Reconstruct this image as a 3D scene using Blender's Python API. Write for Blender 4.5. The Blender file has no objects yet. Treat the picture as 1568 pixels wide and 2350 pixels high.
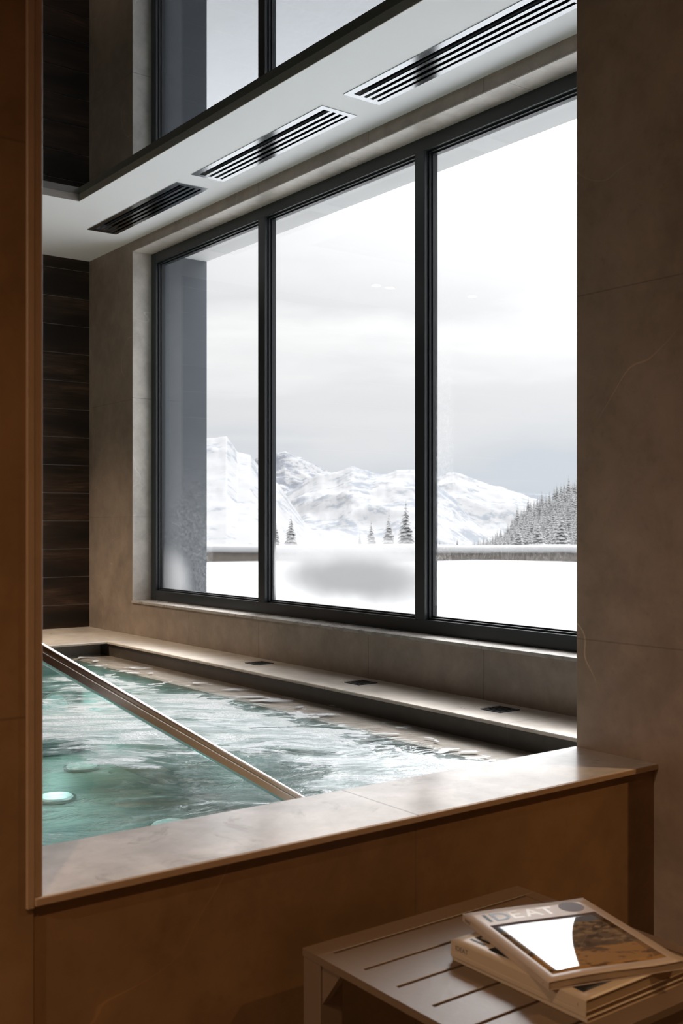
import bpy, bmesh, math, random
from mathutils import Vector, Matrix, noise

# ------------------------------------------------------------------ camera, world, lamps, exposure
SC = bpy.context.scene
COL = SC.collection
W_PX, H_PX, F_PX, V0 = 1568, 2350, 2473.0, 1200.0
CX = 784.0
EYE = 1.125
TH = math.atan2(1862, 2473)
FWD = (math.sin(TH), math.cos(TH))
RGT = (math.cos(TH), -math.sin(TH))

cd = bpy.data.cameras.new('camera')
cam = bpy.data.objects.new('camera', cd)
COL.objects.link(cam)
cam.location = (0, 0, EYE)
cam.rotation_euler = (math.pi/2, 0, -TH)
cd.sensor_fit = 'VERTICAL'
cd.sensor_height = 36.0
cd.sensor_width = 24.0
cd.lens = 36.0*F_PX/H_PX
cd.shift_y = (V0-H_PX/2)/H_PX
cd.clip_start = 0.05
cd.clip_end = 30000
cd.dof.use_dof = True
cd.dof.focus_distance = 4.2
cd.dof.aperture_fstop = 9.0
SC.camera = cam

SC.view_settings.view_transform = 'Standard'
SC.view_settings.look = 'None'
SC.view_settings.exposure = 0.0
SC.view_settings.gamma = 1.0
SC.view_settings.use_curve_mapping = False
cy = SC.cycles
cy.use_denoising = True
cy.max_bounces = 14
cy.diffuse_bounces = 6
cy.glossy_bounces = 6
cy.transparent_max_bounces = 24
cy.sample_clamp_indirect = 6.0
cy.caustics_reflective = False
cy.caustics_refractive = False


class NT:
    """small helper round a node tree"""
    def __init__(self, tree):
        self.t = tree
        tree.nodes.clear()

    def n(self, kind, **kw):
        nd = self.t.nodes.new(kind)
        for k, v in kw.items():
            if k.startswith('_'):
                setattr(nd, k[1:], v)
            else:
                nd.inputs[k.replace('__', ' ')].default_value = v
        return nd

    def l(self, a, b):
        self.t.links.new(a, b)

    def put(self, sock, v):
        if isinstance(v, bpy.types.NodeSocket):
            self.l(v, sock)
        else:
            sock.default_value = v

    def math(self, op, a, b=0.0, c=0.0, clamp=False):
        nd = self.t.nodes.new('ShaderNodeMath')
        nd.operation = op
        nd.use_clamp = clamp
        self.put(nd.inputs[0], a)
        self.put(nd.inputs[1], b)
        self.put(nd.inputs[2], c)
        return nd.outputs[0]

    def mix(self, fac, a, b):
        nd = self.t.nodes.new('ShaderNodeMix')
        nd.data_type = 'RGBA'
        self.put(nd.inputs[0], fac)
        self.put(nd.inputs[6], a)
        self.put(nd.inputs[7], b)
        return nd.outputs[2]

    def ramp(self, fac, stops, interp='LINEAR'):
        nd = self.t.nodes.new('ShaderNodeValToRGB')
        cr = nd.color_ramp
        cr.interpolation = interp
        while len(cr.elements) < len(stops):
            cr.elements.new(0.5)
        for e, (p, c) in zip(cr.elements, stops):
            e.position = p
            e.color = (c, c, c, 1) if isinstance(c, (int, float)) else (*c, 1)
        self.put(nd.inputs[0], fac)
        return nd.outputs[0]

    def smooth(self, v, lo, hi):
        nd = self.t.nodes.new('ShaderNodeMapRange')
        nd.interpolation_type = 'SMOOTHSTEP'
        self.put(nd.inputs[0], v)
        nd.inputs[1].default_value = lo
        nd.inputs[2].default_value = hi
        nd.inputs[3].default_value = 0
        nd.inputs[4].default_value = 1
        return nd.outputs[0]

    def pos(self, scale=(1, 1, 1), loc=(0, 0, 0), rot=(0, 0, 0), src=None):
        if src is None:
            g = self.n('ShaderNodeNewGeometry')
            src = g.outputs['Position']
        mp = self.t.nodes.new('ShaderNodeMapping')
        mp.inputs['Scale'].default_value = scale
        mp.inputs['Location'].default_value = loc
        mp.inputs['Rotation'].default_value = rot
        self.l(src, mp.inputs['Vector'])
        return mp.outputs[0]

    def noise(self, vec, scale=5, detail=4, rough=0.5, dist=0.0):
        nd = self.n('ShaderNodeTexNoise')
        nd.inputs['Scale'].default_value = scale
        nd.inputs['Detail'].default_value = detail
        nd.inputs['Roughness'].default_value = rough
        nd.inputs['Distortion'].default_value = dist
        self.l(vec, nd.inputs['Vector'])
        return nd.outputs[0]


# overcast sky: cloud bands near the horizon, brighter towards the zenith
world = bpy.data.worlds.new('overcast_sky')
SC.world = world
world.use_nodes = True
w = NT(world.node_tree)
tc = w.n('ShaderNodeTexCoord')
sep = w.n('ShaderNodeSeparateXYZ')
w.l(tc.outputs['Generated'], sep.inputs[0])
cl = w.noise(w.pos(scale=(2.2, 2.2, 9.0), src=tc.outputs['Generated']), 1.6, 5, 0.55, 0.25)
elev = w.math('ADD', sep.outputs[2], w.math('MULTIPLY', w.math('SUBTRACT', cl, 0.5), 0.13))
base = w.ramp(elev, [(0.0, (0.68, 0.73, 0.79)), (0.045, (0.71, 0.75, 0.805)), (0.085, (0.83, 0.84, 0.865)),
                     (0.125, (0.88, 0.885, 0.90)), (0.165, (1.08, 1.08, 1.08)), (0.20, (0.88, 0.885, 0.90)),
                     (0.245, (0.95, 0.955, 0.97)), (0.30, (1.06, 1.06, 1.065)), (0.42, (1.12, 1.13, 1.15))])
band = w.noise(w.pos(scale=(1.5, 1.5, 40.0), src=tc.outputs['Generated']), 1.2, 3, 0.5, 0.4)
base = w.mix(w.math('MULTIPLY', w.smooth(band, 0.52, 0.75), 0.35), base, (0.93, 0.93, 0.94, 1))
bg = w.n('ShaderNodeBackground')
w.l(base, bg.inputs[0])
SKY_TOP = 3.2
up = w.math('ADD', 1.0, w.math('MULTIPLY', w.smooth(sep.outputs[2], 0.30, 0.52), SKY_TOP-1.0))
# added glow: unseen bright sky patch that lights the room through the window
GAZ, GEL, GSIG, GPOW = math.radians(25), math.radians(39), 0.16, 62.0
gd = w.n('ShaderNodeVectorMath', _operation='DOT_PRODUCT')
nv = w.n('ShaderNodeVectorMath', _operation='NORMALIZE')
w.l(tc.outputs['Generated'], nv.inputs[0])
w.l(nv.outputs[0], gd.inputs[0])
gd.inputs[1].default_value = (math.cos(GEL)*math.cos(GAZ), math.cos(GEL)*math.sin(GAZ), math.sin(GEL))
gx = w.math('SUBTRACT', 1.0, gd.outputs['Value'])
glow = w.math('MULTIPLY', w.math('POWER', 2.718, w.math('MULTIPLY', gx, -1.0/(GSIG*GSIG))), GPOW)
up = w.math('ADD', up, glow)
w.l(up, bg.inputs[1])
wo = w.n('ShaderNodeOutputWorld')
w.l(bg.outputs[0], wo.inputs[0])


def lamp(name, kind, loc, energy, color, rot=(0, 0, 0), parent=None, **kw):
    ld = bpy.data.lights.new(name, kind)
    ld.energy = energy
    ld.color = color
    for k, v in kw.items():
        setattr(ld, k, v)
    o = bpy.data.objects.new(name, ld)
    o.location = loc
    o.rotation_euler = rot
    COL.objects.link(o)
    if parent:
        o.parent = parent
    return o


# ------------------------------------------------------------------ geometry helpers
def ray(u):
    t = (u-CX)/F_PX
    return (FWD[0]+RGT[0]*t, FWD[1]+RGT[1]*t)


def place(u, v, depth):
    """a point of the surroundings: bearing u, height v, at this distance"""
    rx, ry = ray(u)
    return Vector((rx*depth, ry*depth, EYE-(v-V0)*depth/F_PX))


def tag(o, label=None, cat=None, group=None, kind=None):
    if label: o['label'] = label
    if cat: o['category'] = cat
    if group: o['group'] = group
    if kind: o['kind'] = kind
    return o


def empty(name, loc=(0, 0, 0), rz=0):
    o = bpy.data.objects.new(name, None)
    o.location = loc
    o.rotation_euler = (0, 0, rz)
    o.empty_display_size = 0.1
    COL.objects.link(o)
    return o


class MB:
    def __init__(self):
        self.bm = bmesh.new()

    def box(self, x0, x1, y0, y1, z0, z1, bevel=0.0, mi=0, seg=1):
        r = bmesh.ops.create_cube(self.bm, size=1)
        vs = r['verts']
        for v in vs:
            v.co = Vector(((x0+x1)/2+v.co.x*(x1-x0), (y0+y1)/2+v.co.y*(y1-y0), (z0+z1)/2+v.co.z*(z1-z0)))
        fs = set(f for v in vs for f in v.link_faces)
        for f in fs: f.material_index = mi
        if bevel:
            es = list(set(e for v in vs for e in v.link_edges))
            rr = bmesh.ops.bevel(self.bm, geom=es, offset=bevel, segments=seg, affect='EDGES', profile=0.5)
            for f in rr['faces']: f.material_index = mi
        return self

    def cyl(self, x, y, z0, z1, r, n=32, r2=None):
        m = Matrix.Translation((x, y, (z0+z1)/2))
        bmesh.ops.create_cone(self.bm, cap_ends=True, segments=n, radius1=r, radius2=r if r2 is None else r2, depth=z1-z0, matrix=m)
        return self

    def tube(self, pts, r, n=24, sx=1.0, prof=None):
        pts = [Vector(p) for p in pts]
        rings = []
        for i, p in enumerate(pts):
            a = pts[max(i-1, 0)]
            b = pts[min(i+1, len(pts)-1)]
            d = (b-a).normalized()
            side = d.cross(Vector((0, 0, 1)))
            if side.length < 1e-3: side = Vector((0, 1, 0))
            side.normalize()
            upv = side.cross(d).normalized()
            if prof:
                n = len(prof)
                rings.append([self.bm.verts.new(p+side*a_+upv*b_) for a_, b_ in prof])
            else:
                rings.append([self.bm.verts.new(p+side*math.cos(k*2*math.pi/n)*r*sx+upv*math.sin(k*2*math.pi/n)*r) for k in range(n)])
        for a, b in zip(rings, rings[1:]):
            for k in range(n):
                f = self.bm.faces.new((a[k], a[(k+1) % n], b[(k+1) % n], b[k]))
                f.smooth = True
        self.bm.faces.new(rings[0][::-1])
        self.bm.faces.new(rings[-1])
        return self

    def build(self, name, mats, parent=None, smooth=False):
        bmesh.ops.recalc_face_normals(self.bm, faces=self.bm.faces)
        me = bpy.data.meshes.new(name)
        self.bm.to_mesh(me)
        self.bm.free()
        for m in (mats if isinstance(mats, (list, tuple)) else [mats]):
            me.materials.append(m)
        if smooth:
            for p in me.polygons: p.use_smooth = True
        o = bpy.data.objects.new(name, me)
        COL.objects.link(o)
        if parent: o.parent = parent
        return o


def structure(o):
    o['kind'] = 'structure'
    return o


# ------------------------------------------------------------------ materials
MATS = {}


def newmat(name):
    m = bpy.data.materials.new(name)
    m.use_nodes = True
    MATS[name] = m
    return m, NT(m.node_tree)


def bsdf(t, **kw):
    b = t.n('ShaderNodeBsdfPrincipled')
    names = {'color': 'Base Color', 'rough': 'Roughness', 'metal': 'Metallic', 'spec': 'Specular IOR Level',
             'ior': 'IOR', 'trans': 'Transmission Weight', 'normal': 'Normal', 'coat': 'Coat Weight',
             'emit': 'Emission Color', 'estr': 'Emission Strength'}
    for k, v in kw.items():
        if isinstance(v, tuple) and len(v) == 3: v = (*v, 1)
        t.put(b.inputs[names[k]], v)
    return b


def out(t, sh):
    o = t.n('ShaderNodeOutputMaterial')
    t.l(sh.outputs[0] if hasattr(sh, 'outputs') else sh, o.inputs[0])


def bump(t, h, dist=0.01, strength=1.0, normal=None):
    b = t.n('ShaderNodeBump')
    b.inputs['Strength'].default_value = strength
    b.inputs['Distance'].default_value = dist
    t.l(h, b.inputs['Height'])
    if normal is not None: t.l(normal, b.inputs['Normal'])
    return b.outputs[0]


def simple(name, color, rough=0.5, metal=0.0, spec=0.5, nz=None, coat=0.0):
    m, t = newmat(name)
    c = (*color, 1)
    kw = dict(rough=rough, metal=metal, spec=spec, coat=coat)
    if nz:
        sc, amt = nz
        n = t.noise(t.pos(), sc, 5, 0.6)
        dark = tuple(x*(1-amt) for x in color)+(1,)
        lite = tuple(min(1, x*(1+amt)) for x in color)+(1,)
        c = t.mix(n, dark, lite)
        kw['normal'] = bump(t, n, 0.0008, 0.4)
    out(t, bsdf(t, color=c, **kw))
    return m


def stone(name, color, rough, joints=(), vein=0.35, spec=0.5, blotch=0.0, jcol=(0.10, 0.075, 0.055), seed=0.0, bumpy=0.3, jw=0.0016, ior=1.5, jamt=0.7):
    """large polished/honed stone-look tiles; joints = list of (axis, position, light?)"""
    m, t = newmat(name)
    p = t.pos(loc=(seed, seed*1.7, seed*0.6))
    n1 = t.noise(p, 1.3, 6, 0.6, 0.4)
    n2 = t.noise(p, 9.0, 6, 0.65, 0.2)
    n3 = t.noise(p, 60.0, 3, 0.6)
    f = t.math('ADD', t.math('MULTIPLY', n1, 0.55), t.math('MULTIPLY', n2, 0.45))
    dark = tuple(x*0.72 for x in color)+(1,)
    lite = tuple(min(1, x*1.25) for x in color)+(1,)
    c = t.mix(t.smooth(f, 0.3, 0.7), dark, lite)
    c = t.mix(t.math('MULTIPLY', t.smooth(n3, 0.55, 0.75), 0.18), c, (color[0]*0.55, color[1]*0.5, color[2]*0.45, 1))
    # thin pale veins
    q = t.pos(scale=(0.8, 0.8, 1.1), rot=(0.5, 0.9, 0.35), loc=(seed+3.1, seed, 1.3))
    v1 = t.noise(q, 0.85, 3, 0.45, 0.9)
    line = t.math('SUBTRACT', 1.0, t.smooth(t.math('ABSOLUTE', t.math('SUBTRACT', v1, 0.5)), 0.0, 0.0018))
    gate = t.smooth(t.noise(p, 1.9, 2, 0.5), 0.48, 0.62)
    line = t.math('MULTIPLY', line, gate)
    c = t.mix(t.math('MULTIPLY', line, vein), c, (min(1, color[0]*2.2), min(1, color[1]*2.1), min(1, color[2]*2.0), 1))
    rg = t.math('ADD', rough, t.math('MULTIPLY', t.math('SUBTRACT', n2, 0.5), 0.12))
    if blotch:
        b1 = t.noise(t.pos(scale=(1, 1, 1), rot=(0, 0, 0.5), loc=(seed, 0, 0)), 5.5, 7, 0.7, 1.2)
        bl = t.smooth(b1, 0.56, 0.66)
        c = t.mix(t.math('MULTIPLY', bl, blotch), c, (color[0]*0.42, color[1]*0.38, color[2]*0.36, 1))
        rg = t.math('ADD', rg, t.math('MULTIPLY', bl, 0.05))
    h = n2
    if joints:
        g = t.n('ShaderNodeNewGeometry')
        sp = t.n('ShaderNodeSeparateXYZ')
        t.l(g.outputs['Position'], sp.inputs[0])
        mask = 0.0
        for ax, at in joints:
            d = t.math('ABSOLUTE', t.math('SUBTRACT', sp.outputs['xyz'.index(ax)], at))
            k = t.math('LESS_THAN', d, jw)
            mask = k if mask == 0.0 else t.math('MAXIMUM', mask, k)
        c = t.mix(t.math('MULTIPLY', mask, jamt), c, (*jcol, 1))
    nb = bump(t, h, 0.0006*bumpy*3, 0.5)
    out(t, bsdf(t, color=c, rough=rg, spec=spec, normal=nb, ior=ior))
    return m


TAUPE = (0.30, 0.24, 0.193)
M_wallwin = stone('stone_window_wall', TAUPE, 0.38, [('y', 6.52), ('y', 5.64), ('y', 4.54), ('y', 3.665), ('z', 2.05), ('z', 1.17)], seed=1.0)
M_reveal_lit = stone('stone_reveal_lit', (0.58, 0.535, 0.49), 0.35, [('z', 2.06), ('z', 1.17), ('y', 6.1), ('y', 4.75), ('y', 3.5)], seed=4.0, vein=0.5)
M_sillwin = stone('stone_window_sill', (0.36, 0.33, 0.30), 0.28, [('y', 5.64), ('y', 3.665)], seed=7.0)
M_near = stone('stone_near_wall', (0.235, 0.138, 0.068), 0.42, [('x', 1.26), ('z', 0.857), ('z', 1.65)], seed=2.0, vein=0.35, jamt=0.45)
M_pier = stone('stone_right_wall', (0.46, 0.36, 0.295), 0.40, [('z', 0.857), ('z', 1.65)], seed=5.0, vein=0.55, spec=0.35, jamt=0.35)
M_sill = stone('stone_opening_sill', (0.74, 0.71, 0.70), 0.20, [('x', 1.26)], seed=9.0, blotch=0.45, vein=0.2, spec=0.5, ior=2.4, bumpy=0.12)
M_ledge = stone('stone_ledge', (0.56, 0.50, 0.44), 0.30, [('y', 5.73), ('y', 4.45), ('y', 3.17), ('x', 2.1), ('x', 0.8)], seed=12.0, vein=0.15)
M_poolwall = stone('stone_pool_wall', (0.065, 0.052, 0.042), 0.40, [('y', 5.73), ('y', 4.45), ('y', 3.17)], seed=15.0, vein=0.3)
M_shelf = stone('stone_shelf', (0.36, 0.31, 0.265), 0.35, [], seed=16.0, vein=0.1)
M_grey_face = stone('stone_grey_face', (0.30, 0.30, 0.29), 0.4, [], seed=18.0, vein=0.1)
M_edge = simple('stone_edge', (0.42, 0.29, 0.195), 0.35, nz=(30, 0.12))
M_ceiling = simple('white_plaster', (0.885, 0.90, 0.925), 0.7, nz=(4, 0.015))
M_recess_shade = simple('recess_edge_shade', (0.40, 0.36, 0.33), 0.6)  # same white paint as the soffit, its shade put into the colour
M_floor = stone('stone_floor', (0.22, 0.16, 0.11), 0.4, [('x', 0.6), ('x', -0.6), ('y', 0.6), ('y', -0.6)], seed=21.0)
M_frame = simple('anthracite_frame', (0.026, 0.031, 0.036), 0.33, spec=0.5)
M_frame_dark = simple('anthracite_bead', (0.016, 0.019, 0.023), 0.4)
M_cladding = simple('anthracite_cladding', (0.085, 0.098, 0.115), 0.55, nz=(3, 0.15))
M_extsoffit = simple('render_soffit', (0.62, 0.62, 0.62), 0.8, nz=(2, 0.08))
M_steel = simple('polished_steel', (0.62, 0.58, 0.55), 0.17, metal=1.0)
M_alu = simple('satin_aluminium', (0.37, 0.385, 0.40), 0.18, metal=1.0)
M_black = simple('black_void', (0.004, 0.004, 0.004), 0.9, spec=0.0)
M_stool = simple('taupe_aluminium', (0.19, 0.132, 0.092), 0.36, nz=(80, 0.06))
M_grout = simple('pale_grout', (0.52, 0.44, 0.385), 0.8)
M_white = simple('white_trim', (0.8, 0.8, 0.78), 0.4)

# black high-gloss stretched ceiling
m, t = newmat('black_gloss_ceiling')
lw = t.n('ShaderNodeLayerWeight', Blend=0.5)
fr = t.math('ADD', 0.10, t.math('MULTIPLY', t.math('POWER', lw.outputs['Facing'], 2.6), 1.0), clamp=True)
gl = t.n('ShaderNodeBsdfGlossy', Roughness=0.012, Color=(0.94, 0.97, 1.0, 1))
df = t.n('ShaderNodeBsdfDiffuse', Color=(0.003, 0.003, 0.0035, 1))
mx = t.n('ShaderNodeMixShader')
t.l(fr, mx.inputs[0]); t.l(df.outputs[0], mx.inputs[1]); t.l(gl.outputs[0], mx.inputs[2])
out(t, mx)
M_gloss = m

# dark stained wood
m, t = newmat('dark_wood')
g1 = t.noise(t.pos(scale=(1.2, 1, 14), loc=(0, 0, 0)), 2.0, 6, 0.65, 0.8)
g2 = t.noise(t.pos(scale=(4.0, 1, 90)), 2.0, 4, 0.6, 0.3)
g3 = t.noise(t.pos(scale=(0.9, 1, 4.5)), 1.3, 2, 0.5)
ff = t.math('ADD', t.math('MULTIPLY', g1, 0.7), t.math('MULTIPLY', g2, 0.3))
c = t.ramp(ff, [(0.3, (0.016, 0.010, 0.007)), (0.52, (0.050, 0.030, 0.020)), (0.7, (0.13, 0.074, 0.045))])
c = t.mix(t.smooth(g3, 0.35, 0.7), c, (0.016, 0.011, 0.008, 1))
out(t, bsdf(t, color=c, rough=0.62, spec=0.25, normal=bump(t, g2, 0.001, 0.4)))
M_wood = m

# glass panes: transparent with facing-dependent reflection and a soft grey patch low down
def pane_material(name, film_patches, drips=()):
    """fogs: list of (y, z, ry, rz, strength) soft condensation and grey patches, drips: (y0, y1, z0, z1, strength) streaky zones"""
    m, t = newmat(name)
    g = t.n('ShaderNodeNewGeometry')
    sp = t.n('ShaderNodeSeparateXYZ')
    t.l(g.outputs['Position'], sp.inputs[0])
    Y, Z = sp.outputs[1], sp.outputs[2]
    lw = t.n('ShaderNodeLayerWeight', Blend=0.5)
    fr = t.math('ADD', 0.022, t.math('MULTIPLY', t.math('POWER', lw.outputs['Facing'], 5.0), 0.9))
    tr = t.n('ShaderNodeBsdfTransparent', Color=(0.985, 0.99, 0.99, 1))
    gl = t.n('ShaderNodeBsdfGlossy', Roughness=0.0, Color=(1, 1, 1, 1))
    mx = t.n('ShaderNodeMixShader')
    t.l(fr, mx.inputs[0]); t.l(tr.outputs[0], mx.inputs[1]); t.l(gl.outputs[0], mx.inputs[2])
    sh = mx.outputs[0]
    film_fac = None
    wob = t.noise(t.pos(), 3.0, 3, 0.5)
    for (yc, zc, ry, rz, s) in film_patches:
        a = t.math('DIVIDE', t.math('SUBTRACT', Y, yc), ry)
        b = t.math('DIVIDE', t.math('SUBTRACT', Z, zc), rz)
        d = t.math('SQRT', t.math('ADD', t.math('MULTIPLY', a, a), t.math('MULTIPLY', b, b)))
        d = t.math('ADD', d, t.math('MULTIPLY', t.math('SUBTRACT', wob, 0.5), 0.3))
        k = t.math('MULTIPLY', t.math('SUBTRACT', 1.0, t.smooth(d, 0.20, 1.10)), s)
        film_fac = k if film_fac is None else t.math('MAXIMUM', film_fac, k)
    dn = t.noise(t.pos(scale=(1, 55, 9)), 4.0, 5, 0.75)
    dots = t.noise(t.pos(scale=(1, 1, 0.7)), 130.0, 2, 0.6)
    for (y0, y1, z0, z1, s) in drips:
        ym = t.math('MULTIPLY', t.smooth(Y, y0-0.03, y0+0.03), t.math('SUBTRACT', 1.0, t.smooth(Y, y1-0.05, y1+0.05)))
        zm = t.math('MULTIPLY', t.smooth(Z, z0-0.02, z0+0.02), t.math('SUBTRACT', 1.0, t.smooth(Z, z1-0.9*(z1-z0), z1)))
        k = t.math('MULTIPLY', t.math('MULTIPLY', ym, zm), t.math('ADD', t.smooth(dn, 0.45, 0.7), t.smooth(dots, 0.6, 0.7)))
        k = t.math('MULTIPLY', k, s*0.55, clamp=True)
        film_fac = k if film_fac is None else t.math('MAXIMUM', film_fac, k)
    if film_fac is not None:
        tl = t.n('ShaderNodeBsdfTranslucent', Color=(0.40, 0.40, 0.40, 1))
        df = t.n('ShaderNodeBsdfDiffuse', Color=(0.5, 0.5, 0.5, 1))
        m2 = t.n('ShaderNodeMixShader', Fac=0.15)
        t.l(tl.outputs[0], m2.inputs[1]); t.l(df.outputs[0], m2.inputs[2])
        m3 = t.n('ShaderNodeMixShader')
        t.l(film_fac, m3.inputs[0]); t.l(sh, m3.inputs[1]); t.l(m2.outputs[0], m3.inputs[2])
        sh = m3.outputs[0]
    out(t, sh)
    return m


# pool water: clear tinted film with reflections, drifting foam on top
m, t = newmat('bubbling_water')
g = t.n('ShaderNodeNewGeometry')
sp = t.n('ShaderNodeSeparateXYZ')
t.l(g.outputs['Position'], sp.inputs[0])
X, Y = sp.outputs[0], sp.outputs[1]
# flow coordinates: streaks run from the jets towards the window
warp = t.n('ShaderNodeTexNoise', Scale=1.1, Detail=3.0, Roughness=0.55)
t.l(g.outputs['Position'], warp.inputs['Vector'])
vm = t.n('ShaderNodeVectorMath', _operation='MULTIPLY_ADD')
t.l(warp.outputs['Color'], vm.inputs[0])
vm.inputs[1].default_value = (0.45, 0.45, 0.0)
t.l(g.outputs['Position'], vm.inputs[2])
fl = vm.outputs[0]
def flow(sx, sy):
    return t.pos(src=t.pos(src=fl, rot=(0, 0, 0.645)), scale=(sx, sy, 1))
a1 = t.noise(flow(0.8, 1.25), 1.5, 8, 0.62, 0.25)
a2 = t.noise(flow(0.7, 1.5), 4.6, 8, 0.68, 0.4)
a3 = t.noise(t.pos(), 60.0, 4, 0.7, 0.3)
s_near = t.math('ADD', t.math('MULTIPLY', X, 0.8), t.math('MULTIPLY', Y, 0.3))
cover = t.smooth(s_near, 2.0, 3.05)
far_thin = t.math('MULTIPLY', t.smooth(Y, 4.6, 6.6), 0.13)
shelf_thin = t.math('MULTIPLY', t.smooth(X, 2.70, 3.00), 0.125)
base = t.math('ADD', t.math('MULTIPLY', a1, 0.62), t.math('MULTIPLY', a2, 0.38))
val = t.math('ADD', base, t.math('SUBTRACT', t.math('MULTIPLY', cover, 0.165), 0.045))
val = t.math('SUBTRACT', t.math('SUBTRACT', val, far_thin), shelf_thin)
val = t.math('ADD', val, t.math('MULTIPLY', t.math('SUBTRACT', a3, 0.5), 0.04))
milky = t.math('MULTIPLY', t.smooth(val, 0.46, 0.66), 0.78)          # air bubbles below the surface
foam = t.smooth(val, 0.555, 0.585)
blobn = t.noise(t.pos(src=t.pos(src=g.outputs['Position'], rot=(0, 0, 0.645)), scale=(0.8, 1.1, 1)), 7.5, 4, 0.5, 0.9)
zone = t.math('MULTIPLY', t.smooth(X, 2.55, 2.85), t.math('SUBTRACT', 1.0, t.smooth(X, 3.05, 3.24)))
blobs = t.smooth(t.math('ADD', blobn, t.math('MULTIPLY', zone, 0.05)), 0.650, 0.658)
foam = t.math('MAXIMUM', foam, t.math('MULTIPLY', blobs, zone))                                     # froth floating on it
streak = t.smooth(t.noise(flow(0.55, 1.7), 7.0, 7, 0.72, 0.5), 0.42, 0.60)
calm = t.smooth(X, 2.55, 2.95)
foam = t.math('MULTIPLY', foam, t.math('MAXIMUM', t.math('ADD', 0.22, t.math('MULTIPLY', streak, 0.72)), t.math('MULTIPLY', calm, 0.95)))
onshelf = t.math('MAXIMUM', t.smooth(X, 2.965, 2.995), t.smooth(Y, 6.915, 6.945))
tint = t.n('ShaderNodeBsdfTransparent')
t.l(t.mix(onshelf, (0.78, 0.86, 0.845, 1), (0.97, 0.97, 0.96, 1)), tint.inputs[0])
milk = t.n('ShaderNodeBsdfDiffuse', Color=(0.27, 0.345, 0.335, 1))
milk2 = t.n('ShaderNodeBsdfTranslucent', Color=(0.27, 0.36, 0.345, 1))
mm = t.n('ShaderNodeMixShader', Fac=0.3)
t.l(milk.outputs[0], mm.inputs[1]); t.l(milk2.outputs[0], mm.inputs[2])
body = t.n('ShaderNodeMixShader')
open_pool = t.math('SUBTRACT', 1.0, onshelf)
t.l(t.math('MULTIPLY', milky, open_pool), body.inputs[0]); t.l(tint.outputs[0], body.inputs[1]); t.l(mm.outputs[0], body.inputs[2])
wv = t.noise(flow(0.7, 1.5), 8.0, 6, 0.6, 0.4)
turb = t.math('ADD', 0.12, t.math('MULTIPLY', t.smooth(val, 0.40, 0.62), 0.9))
turb = t.math('MULTIPLY', turb, t.math('SUBTRACT', 1.0, t.math('MULTIPLY', t.smooth(X, 2.9, 3.05), 0.8)))
hb = t.math('MULTIPLY', t.math('SUBTRACT', wv, 0.5), turb)
nrm = bump(t, hb, 0.035, 1.0)
lw = t.n('ShaderNodeLayerWeight', Blend=0.5)
t.l(nrm, lw.inputs['Normal'])
fr = t.math('ADD', 0.03, t.math('MULTIPLY', t.math('POWER', lw.outputs['Facing'], 4.2), 0.75))
gl = t.n('ShaderNodeBsdfGlossy', Roughness=0.03, Color=(1, 1, 1, 1))
t.l(nrm, gl.inputs['Normal'])
wt = t.n('ShaderNodeMixShader')
t.l(fr, wt.inputs[0]); t.l(body.outputs[0], wt.inputs[1]); t.l(gl.outputs[0], wt.inputs[2])
froth = bsdf(t, color=(0.40, 0.41, 0.415), rough=0.35, spec=0.4, normal=bump(t, t.math('ADD', a3, a2), 0.012, 0.8))
fm = t.n('ShaderNodeMixShader')
t.l(foam, fm.inputs[0]); t.l(wt.outputs[0], fm.inputs[1]); t.l(froth.outputs[0], fm.inputs[2])
out(t, fm)
M_water = m

# pool lining
m, t = newmat('pool_lining')
n = t.noise(t.pos(), 3.0, 4, 0.6)
c = t.mix(n, (0.20, 0.31, 0.295, 1), (0.30, 0.43, 0.41, 1))
out(t, bsdf(t, color=c, rough=0.5))
M_lining = m

# snow
def snow_material(name, a=0.30):
    m, t = newmat(name)
    n = t.noise(t.pos(scale=(1, 1, 1)), 0.35, 4, 0.5)
    c = t.mix(n, (a*0.94, a*0.95, a*0.97, 1), (a, a, a, 1))
    out(t, bsdf(t, color=c, rough=0.9, spec=0.1, normal=bump(t, t.noise(t.pos(), 0.8, 5, 0.6), 0.06, 0.6)))
    return m


SNOW = 0.21
M_snow = snow_material('fresh_snow', 0.41)
M_cap = snow_material('cap_snow', 0.27)

# mountains: snow over rock, distance haze put into the rock's pale grey-blue
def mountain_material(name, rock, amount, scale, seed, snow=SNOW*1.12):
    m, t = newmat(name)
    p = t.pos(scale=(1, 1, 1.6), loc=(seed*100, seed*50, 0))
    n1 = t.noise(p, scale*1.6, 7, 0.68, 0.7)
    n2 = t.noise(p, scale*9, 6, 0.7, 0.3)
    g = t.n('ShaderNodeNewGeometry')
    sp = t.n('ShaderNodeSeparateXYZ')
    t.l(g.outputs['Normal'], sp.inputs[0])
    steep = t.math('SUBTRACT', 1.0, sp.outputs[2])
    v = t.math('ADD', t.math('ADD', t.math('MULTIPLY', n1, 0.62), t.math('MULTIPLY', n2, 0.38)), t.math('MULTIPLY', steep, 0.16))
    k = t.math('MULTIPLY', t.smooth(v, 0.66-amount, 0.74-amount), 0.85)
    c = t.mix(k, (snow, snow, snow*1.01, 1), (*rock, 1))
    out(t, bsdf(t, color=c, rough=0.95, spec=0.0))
    return m


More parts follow.
